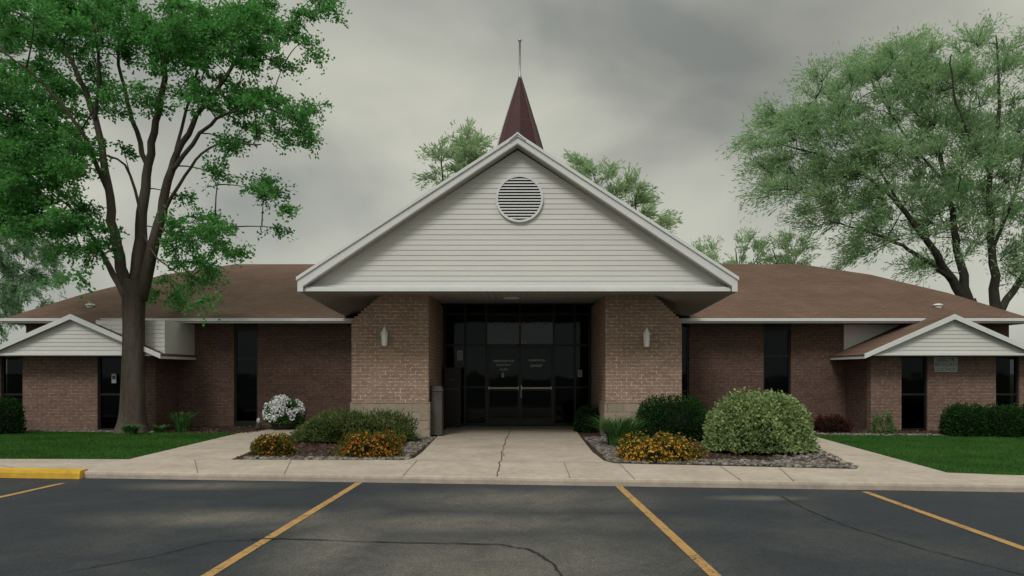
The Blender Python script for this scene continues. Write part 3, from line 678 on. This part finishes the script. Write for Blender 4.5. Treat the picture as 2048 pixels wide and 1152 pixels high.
n2=tree('willow_tree','tall pale green spreading tree behind the right wing roof',D2,(P(1965,0,D2)[0],D2),lim2,ell2,3.9,280,.23,.05,1.6,M['leaf_wil'],M['bark_far'],3.8,None,True,.013,.6,10,drp=.42)
def bgtree(px,top,bot,w,label,D,leaf,ells=None,dens=4,per=150,group='background trees beyond the church',nt=6,LL=.24,tx=None):
    q=tx if tx is not None else px
    l=[[(q,GPY(D),0,.30),(q,(GPY(D)+top)/2,0,.2),(q+3,(bot+top)/2+20,0,.11)],[(q+3,(bot+top)/2+40,0,.08),(px-w*.3,(bot+top)/2,0,.05),(px-w*.4,top+20,0,.02)],[(q+3,(bot+top)/2+40,0,.08),(px+w*.3,(bot+top)/2,0,.05),(px+w*.3,top+60,0,.02)]]
    return tree('background_tree',label,D,(P(q,0,D)[0],D),l,ells,dens,per,LL,.06,.95,leaf,M['bark_far'],2,group,True,.008,.7,nt)
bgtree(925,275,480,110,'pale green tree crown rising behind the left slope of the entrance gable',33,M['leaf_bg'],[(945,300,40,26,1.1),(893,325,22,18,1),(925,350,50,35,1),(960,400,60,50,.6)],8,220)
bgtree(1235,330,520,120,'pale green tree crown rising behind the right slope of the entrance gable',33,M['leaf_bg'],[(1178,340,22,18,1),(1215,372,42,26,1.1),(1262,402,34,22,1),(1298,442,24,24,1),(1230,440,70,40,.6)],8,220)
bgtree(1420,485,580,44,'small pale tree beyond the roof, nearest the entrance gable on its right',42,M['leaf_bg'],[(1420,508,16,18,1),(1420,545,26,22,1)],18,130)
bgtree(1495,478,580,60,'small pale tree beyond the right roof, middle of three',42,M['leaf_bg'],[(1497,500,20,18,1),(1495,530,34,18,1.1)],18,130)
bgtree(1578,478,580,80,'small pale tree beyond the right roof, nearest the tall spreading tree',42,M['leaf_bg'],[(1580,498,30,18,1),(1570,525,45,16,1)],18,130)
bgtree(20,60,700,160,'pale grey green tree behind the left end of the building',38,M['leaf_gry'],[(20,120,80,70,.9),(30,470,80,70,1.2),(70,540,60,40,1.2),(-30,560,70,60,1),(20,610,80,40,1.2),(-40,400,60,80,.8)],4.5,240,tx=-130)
# ------------------------------------------------------------------ shrubs
def mound(t,cx,cy,rx,ry,h,leaf,n,L,W,name='foliage',shape=.55,out=1.0,z0=0,lump=.12,core=True,deep=.82,cs=.84):
    th=rng.uniform(0,2*math.pi,n); u=rng.uniform(-.15,1,n)
    ph=np.arcsin(np.clip(u,-1,1)); ce=np.cos(ph)**shape
    s=1+lump*(np.sin(3*th+cx*7)*np.cos(4*u+cx)+np.sin(7*th+5*u+cy*3)*.6+np.sin(13*th+9*u)*.35)*.8
    r=s*rng.uniform(deep,1.05,n)
    C=np.stack([cx+rx*ce*np.cos(th)*r,cy+ry*ce*np.sin(th)*r,z0+h*(.12+.88*np.clip(u,0,1)*r*.98+np.minimum(u,0)*.3)],1)
    Nn=np.stack([np.cos(th)*ce/rx,np.sin(th)*ce/ry,np.maximum(u,0)/h+.2],1); Nn=unit(Nn)
    Dv=Nn*out+rng.normal(size=(n,3))*.55+np.array([0,0,.25])*out
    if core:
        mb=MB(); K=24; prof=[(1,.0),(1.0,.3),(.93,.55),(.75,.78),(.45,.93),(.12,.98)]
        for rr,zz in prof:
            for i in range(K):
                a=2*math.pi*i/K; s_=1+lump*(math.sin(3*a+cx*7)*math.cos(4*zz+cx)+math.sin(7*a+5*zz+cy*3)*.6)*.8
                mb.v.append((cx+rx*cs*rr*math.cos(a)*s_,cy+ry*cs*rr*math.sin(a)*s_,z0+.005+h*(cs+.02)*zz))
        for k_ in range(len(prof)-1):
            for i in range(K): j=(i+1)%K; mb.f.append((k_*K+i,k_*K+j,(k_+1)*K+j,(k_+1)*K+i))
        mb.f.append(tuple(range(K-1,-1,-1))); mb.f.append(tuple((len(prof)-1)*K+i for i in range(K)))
        mb.build('dark_core',M['core'],t,True)  # added solid core, coloured dark for the shaded inside of the mound
    leaves(name,C,Dv,rng.uniform(.7,1.3,n)*L,rng.uniform(.7,1.3,n)*W,leaf,t)
    return C,Nn
def shrub(name,label,x0,x1,top,bot,leaf,n,L,W,depth=.9,grp=None,dfront=None,cat_='shrub',**k_):
    df=dfront or HC*F/(bot-H); w=(x1-x0)*df/F; ry=w*.5*depth; dc=df+ry*.8
    cx=((x0+x1)/2-CX)*dc/F; rx=(x1-x0)*dc/F/2; h=HC-(top-H)*dc/F
    t=empty(name,(cx,dc,0),label,cat_,grp)
    C,Nn=mound(t,cx,dc,rx*.95,ry,h*.97,leaf,n,L,W,**k_)
    return t,C,Nn
shrub('round_shrub','large rounded light green shrub in the right planting bed',1413,1624,785,912,M['spir'],20000,.062,.042,.85,lump=.11,deep=.78,cs=.79,shape=.68,out=.45)
shrub('dark_shrub','dark green clipped shrub behind the spiky lily clump',1270,1425,790,884,M['box'],9000,.05,.03,.8,lump=.07)
shrub('spreading_juniper','low wide olive green juniper in front of the left brick pillar',597,838,824,886,M['juni'],15000,.08,.024,.42,shape=.66,lump=.15,dfront=15.7,deep=.76,cs=.78)
shrub('dark_shrub','dark green rounded shrub at the far right below the gable, left one of the row',1885,1975,808,875,M['box'],5000,.055,.03,.8,'dark shrubs under the right side gable',lump=.08)
shrub('dark_shrub','dark green rounded shrub at the far right below the gable, middle one of the row',1955,2050,810,876,M['box'],5000,.055,.03,.8,'dark shrubs under the right side gable',lump=.08)
shrub('dark_shrub','dark green rounded shrub cut by the right edge of the photo',2035,2130,806,878,M['box'],4000,.055,.03,.8,'dark shrubs under the right side gable',lump=.08)
shrub('dark_shrub','dark green rounded shrub cut by the left edge of the photo',-60,47,793,868,M['box'],6000,.055,.03,.5,None,17.9,lump=.08)
shrub('dark_shrub','small dark shrub inside the porch beside the right brick pillar',1150,1212,812,864,M['box'],2500,.06,.035,.8,None,18.6,lump=.15)
shrub('red_shrub','low dark red leaved plant beside the right wing wall',1625,1700,832,868,M['red'],1800,.06,.03,.5,None,18.6,lump=.15)
shrub('small_shrub','small green plant against the corner of the right side gable',1745,1785,828,870,M['lily'],600,.08,.03,.8,None,18.0,lump=.2,core=False)
def flowers(label,x0,x1,top,bot,mat,n=900,fs=.045):
    t,C,Nn=shrub('flower_mound',label,x0,x1,top,bot,M['mumleaf'],3800,.055,.024,.8,cat_='flowers',lump=.18,cs=.76,deep=.76)
    idx=rng.choice(len(C),n); c=C[idx]+Nn[idx]*.02
    k_=5; cc=np.repeat(c,k_,0); nn=np.repeat(Nn[idx],k_,0); r=rng.normal(size=cc.shape); tn=unit(np.cross(nn,r))+nn*.35
    leaves('blooms',cc,tn,fs*rng.uniform(.5,.9,len(cc)),fs*.6,mat,t)
flowers('small orange flowering mound at the front left of the left bed',508,588,872,911,M['orange'],360,.040)
flowers('red and orange flowering mound beside the walk in the left bed',678,805,864,918,M['orange'],700,.043)
flowers('golden orange flowering mound in the right bed by the walk',1232,1398,872,926,M['gold'],1000,.043)
X=P(568,800,19.7)[0]
t=empty('white_flower_planter',(X,19.7,0),'white flowering plant in a low dark planter against the left wing wall','planter')
MB().lathe(X,19.7,[(.28,.008),(.33,.14),(.35,.16),(.35,.18),(.30,.18)],20).build('planter_pot',M['clay'],t,True)
mound(t,X,19.7,.46,.40,.60,M['lily'],2200,.08,.045,z0=.14,lump=.18)
C=[];Dd=[]
for _ in range(95):
    a=random.uniform(0,6.28); u=random.uniform(.05,1); r=math.sqrt(1-u*u*.9)*random.uniform(.88,1.08); c=np.array([X+.52*r*math.cos(a),19.7+.46*r*math.sin(a),.27+.58*u])
    m_=34; v=unit(rng.normal(size=(m_,3))); C.append(c+v*.05); Dd.append(v+rng.normal(size=(m_,3))*.4)
C=np.vstack(C); leaves('blooms',C,np.vstack(Dd),.05,.045,M['white'],t)
x=P(517,845,19.3)[0]
t=empty('garden_ornament',(x,19.3,0),'small pale pot ornament on the mulch left of the white flowers','ornament')
MB().lathe(x,19.3,[(.05,.008),(.08,.06),(.085,.12),(.06,.17),(.07,.19)],14).build('pot',M['clay'],t,True)
MB().lathe(x,19.3,[(.02,.18),(.05,.24),(.045,.3),(.01,.34)],10).build('figure',M['plaque'],t,True)
def clump(name,label,cx,cy,r,h,n,mat,cat_='plant',w=.022):
    t=empty(name,(cx,cy,0),label,cat_); mb=MB()
    for _ in range(n):
        a=random.uniform(0,6.28); rr=r*.35*math.sqrt(random.random()); x=cx+rr*math.cos(a); y=cy+rr*math.sin(a)
        a+=random.uniform(-.5,.5); L=h*random.uniform(.7,1.15); ln=r*random.uniform(.3,1.0); ww=w*random.uniform(.7,1.2)
        pv=None
        for k_ in range(5):
            u=k_/4; px=x+math.cos(a)*ln*u**1.6; py=y+math.sin(a)*ln*u**1.6; pz=.005+L*(u*1.25-.45*u**3)*.95
            hw_=ww*(1-u**2)*.5+.001; q=((px-math.sin(a)*hw_,py+math.cos(a)*hw_,pz),(px+math.sin(a)*hw_,py-math.cos(a)*hw_,pz))
            if pv: mb.poly([pv[0],pv[1],q[1],q[0]])
            pv=q
    mb.build('blades',mat,t)
x,y=G(1245,896); clump('lily_clump','spiky green lily clump in the right bed beside the walk',x,y+.35,.66,.72,420,M['lily'])
clump('lily_clump','small spiky green clump by the left wing wall near the trunk',P(365,0,19.0)[0],19.0,.45,.6,160,M['lily'])
clump('leafy_plant','low green plant at the foot of the maple trunk',P(262,0,17.9)[0],17.9,.3,.3,120,M['lily'],w=.05)
clump('leafy_plant','low green plant in the bed between the trunk and the lily clump',P(312,0,18.3)[0],18.5,.3,.25,90,M['lily'],w=.04)
def inpoly(p,poly):
    x,y=p[:,0],p[:,1]; c=np.zeros(len(p),bool); n=len(poly); j=n-1
    for i in range(n):
        xi,yi=poly[i];xj,yj=poly[j]
        m=((yi>y)!=(yj>y))&(x<(xj-xi)*(y-yi)/((yj-yi)+1e-12)+xi); c^=m; j=i
    return c
def sample(poly,n):
    a=np.array(poly); lo,hi=a.min(0),a.max(0); out=[]
    tot=0
    while tot<n:
        p=rng.uniform(lo,hi,size=(n*2,2)); p=p[inpoly(p,poly)]; out.append(p); tot+=len(p)
    return np.vstack(out)[:n]
def stones(name,pts,smin,smax,mat,z=Z2,flat=.6):
    n=len(pts); phi=(1+5**.5)/2
    V0=np.array([(-1,phi,0),(1,phi,0),(-1,-phi,0),(1,-phi,0),(0,-1,phi),(0,1,phi),(0,-1,-phi),(0,1,-phi),(phi,0,-1),(phi,0,1),(-phi,0,-1),(-phi,0,1)])/1.9
    F0=np.array([(0,11,5),(0,5,1),(0,1,7),(0,7,10),(0,10,11),(1,5,9),(5,11,4),(11,10,2),(10,7,6),(7,1,8),(3,9,4),(3,4,2),(3,2,6),(3,6,8),(3,8,9),(4,9,5),(2,4,11),(6,2,10),(8,6,7),(9,8,1)])
    s=rng.uniform(smin,smax,size=(n,1,1)); V=V0[None]*(1+rng.normal(size=(n,12,3))*.16)*s; V[:,:,0]*=rng.uniform(.8,1.5,(n,1)); V[:,:,2]*=flat
    a=rng.uniform(0,6.28,n); c,s_=np.cos(a)[:,None],np.sin(a)[:,None]; x,y=V[:,:,0]*c-V[:,:,1]*s_,V[:,:,0]*s_+V[:,:,1]*c
    V[:,:,0]=x+pts[:,0:1]; V[:,:,1]=y+pts[:,1:2]; V[:,:,2]+=z+s[:,:,0]*.25
    return npmesh(name,V.reshape(-1,3),(F0[None]+12*np.arange(n)[:,None,None]).reshape(-1,3),mat)
reg=[]
reg.append(sample([(-3.3,12.8),(-1.9,12.8),(-1.9,17.1),(-2.6,17.2),(-2.2,15)],1500))
reg.append(sample([(-4.8,12.8),(-1.9,12.78),(-1.9,13.1),(-4.8,13.15)],350))
reg.append(sample([(1.55,12.4),(2.1,12.4),(2.0,15),(2.4,17.2),(1.55,17.2)],1000))
reg.append(sample([(1.7,12.4),(5.3,11.65),(5.5,12.3),(1.8,13.1)],900))
reg.append(sample([(4.2,12.2),(5.4,11.6),(6.0,15.0),(5.2,15)],500))
reg.append(sample([(-14,18.95),(-12,18.85),(-8.8,18.5),(-9.6,19.1),(-14,19.15)],2200))
reg.append(sample([(7.2,17.8),(14,17.3),(14,17.7),(7.2,18.3)],700))
o=stones('gravel',np.vstack(reg),.018,.05,M['pebble']); tag(o,'grey brown river stones scattered along the planting bed edges','gravel',None,'stuff')
reg=[sample([(-5.0,13.0),(-2,12.9),(-2,17.2),(-5.2,18)],2600),sample([(1.7,12.5),(5.4,11.8),(6.0,17.5),(1.7,17.2)],3200),sample([(7.1,17.8),(13,17.4),(13,19.1),(7.1,20.5)],1500),sample([(-9,18.5),(-6.6,18.3),(-6.6,20.6),(-9,20.6)],900)]
c=np.vstack(reg); c=np.column_stack([c,np.full(len(c),Z2+.012)]); dv=rng.normal(size=c.shape)*np.array([1,1,.25])
o=leaves('mulch_chips',c,dv,rng.uniform(.03,.08,len(c)),rng.uniform(.015,.035,len(c)),M['chip']); tag(o,'brown bark chips covering the planting beds','mulch',None,'stuff')
lg=[(-17,yb(-17)-.01),(-9,yb(-9)-.015),(LPa[0]+.01,LPa[1]-.015),(LPc[0]+.01,LPc[1]+.03),(-8.5,18.34),(-12,18.8),(-17,18.95)]
rg=[(RPb[0]-.01,RPb[1]-.015),(7.3,yb(7.3)-.015),(17,yb(17)-.01),(17,17.25),(12,17.35),(9,17.65),(7.03,17.72)]
c=np.vstack([sample(lg,95000),sample(rg,95000)]); n=len(c); c=np.column_stack([c,np.zeros(n)])
dv=np.column_stack([rng.normal(size=(n,2))*.5,np.ones(n)])
o=leaves('grass',c,dv,rng.uniform(.025,.065,n),rng.uniform(.006,.013,n),M['grass']); tag(o,'short green lawn grass on both sides of the church front','grass',None,'stuff')
# ------------------------------------------------------------------ world, sun, camera
w=bpy.data.worlds.new('World'); S.world=w; w.use_nodes=True; T=w.node_tree; T.nodes.clear()
N=lambda t,**k:(lambda o:[setattr(o,a,b) for a,b in k.items()] and o or o)(T.nodes.new(t))
out=N('ShaderNodeOutputWorld'); sky=N('ShaderNodeTexSky'); sky.sky_type='NISHITA'; sky.sun_disc=False
SE,SR=46,200
sky.sun_elevation=R(SE); sky.sun_rotation=R(SR); sky.dust_density=4
bg1=N('ShaderNodeBackground'); bg1.inputs[1].default_value=.05; T.links.new(sky.outputs[0],bg1.inputs[0])
tc=N('ShaderNodeTexCoord'); mp=N('ShaderNodeMapping'); mp.inputs['Scale'].default_value=(1,1,1.8); mp.inputs['Location'].default_value=(.62,.1,.05); T.links.new(tc.outputs['Generated'],mp.inputs[0])
nz=N('ShaderNodeTexNoise'); nz.inputs['Scale'].default_value=3.0; nz.inputs['Detail'].default_value=5; nz.inputs['Roughness'].default_value=.45; nz.inputs['Distortion'].default_value=.3; T.links.new(mp.outputs[0],nz.inputs['Vector'])
rp_=N('ShaderNodeValToRGB'); e=rp_.color_ramp.elements; e[0].position=.33; e[0].color=(.32,.335,.31,1); e[1].position=.66; e[1].color=(.60,.60,.51,1); T.links.new(nz.outputs['Fac'],rp_.inputs[0])
v=Vector(((1620-CX)/F,1,(H-120)/F)).normalized()
sb=N('ShaderNodeVectorMath',operation='SUBTRACT'); T.links.new(tc.outputs['Generated'],sb.inputs[0]); sb.inputs[1].default_value=v
sc=N('ShaderNodeVectorMath',operation='MULTIPLY'); T.links.new(sb.outputs[0],sc.inputs[0]); sc.inputs[1].default_value=(1,1,2.4)
ln=N('ShaderNodeVectorMath',operation='LENGTH'); T.links.new(sc.outputs[0],ln.inputs[0])
ad=N('ShaderNodeMath',operation='MULTIPLY_ADD'); T.links.new(nz.outputs['Fac'],ad.inputs[0]); ad.inputs[1].default_value=.5; T.links.new(ln.outputs['Value'],ad.inputs[2])
mr=N('ShaderNodeMapRange'); mr.interpolation_type='SMOOTHSTEP'; T.links.new(ad.outputs[0],mr.inputs[0]); mr.inputs[1].default_value=.2; mr.inputs[2].default_value=.75; mr.inputs[3].default_value=.72; mr.inputs[4].default_value=1
mx=N('ShaderNodeMix',data_type='RGBA',blend_type='MULTIPLY'); mx.inputs[0].default_value=1; T.links.new(rp_.outputs[0],mx.inputs[6]); T.links.new(mr.outputs[0],mx.inputs[7])
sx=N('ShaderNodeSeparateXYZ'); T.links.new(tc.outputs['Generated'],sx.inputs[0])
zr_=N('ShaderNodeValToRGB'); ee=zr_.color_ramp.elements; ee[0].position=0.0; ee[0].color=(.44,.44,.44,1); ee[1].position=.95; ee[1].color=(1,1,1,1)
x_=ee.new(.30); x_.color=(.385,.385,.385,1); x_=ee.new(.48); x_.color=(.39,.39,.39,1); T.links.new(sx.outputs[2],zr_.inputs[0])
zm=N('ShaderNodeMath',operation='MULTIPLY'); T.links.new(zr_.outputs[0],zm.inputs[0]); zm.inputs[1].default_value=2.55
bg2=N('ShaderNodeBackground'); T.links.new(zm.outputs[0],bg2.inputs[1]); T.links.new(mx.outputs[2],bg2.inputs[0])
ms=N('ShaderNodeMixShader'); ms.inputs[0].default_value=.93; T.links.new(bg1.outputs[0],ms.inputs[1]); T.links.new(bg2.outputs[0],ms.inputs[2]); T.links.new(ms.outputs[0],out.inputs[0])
sd=bpy.data.lights.new('sun','SUN'); sd.energy=1.5; sd.angle=R(18); sd.color=(1,.96,.9); so=bpy.data.objects.new('sun',sd); COL.objects.link(so)
dirv=Vector((math.sin(R(20)),math.cos(R(20)),0))*math.cos(R(SE))+Vector((0,0,-math.sin(R(SE))))
so.rotation_euler=dirv.to_track_quat('-Z','Y').to_euler()
cd=bpy.data.cameras.new('camera'); co=bpy.data.objects.new('camera',cd); COL.objects.link(co); co.location=(0,0,HC); co.rotation_euler=(R(90),0,0)
cd.sensor_width=36; cd.lens=36*F/2048; cd.shift_x=-(CX-1024)/2048; cd.shift_y=(H-576)/2048; cd.clip_end=2000; S.camera=co
S.view_settings.view_transform='Standard'; S.view_settings.look='None'; S.view_settings.exposure=0
print('leaves',n1,n2)
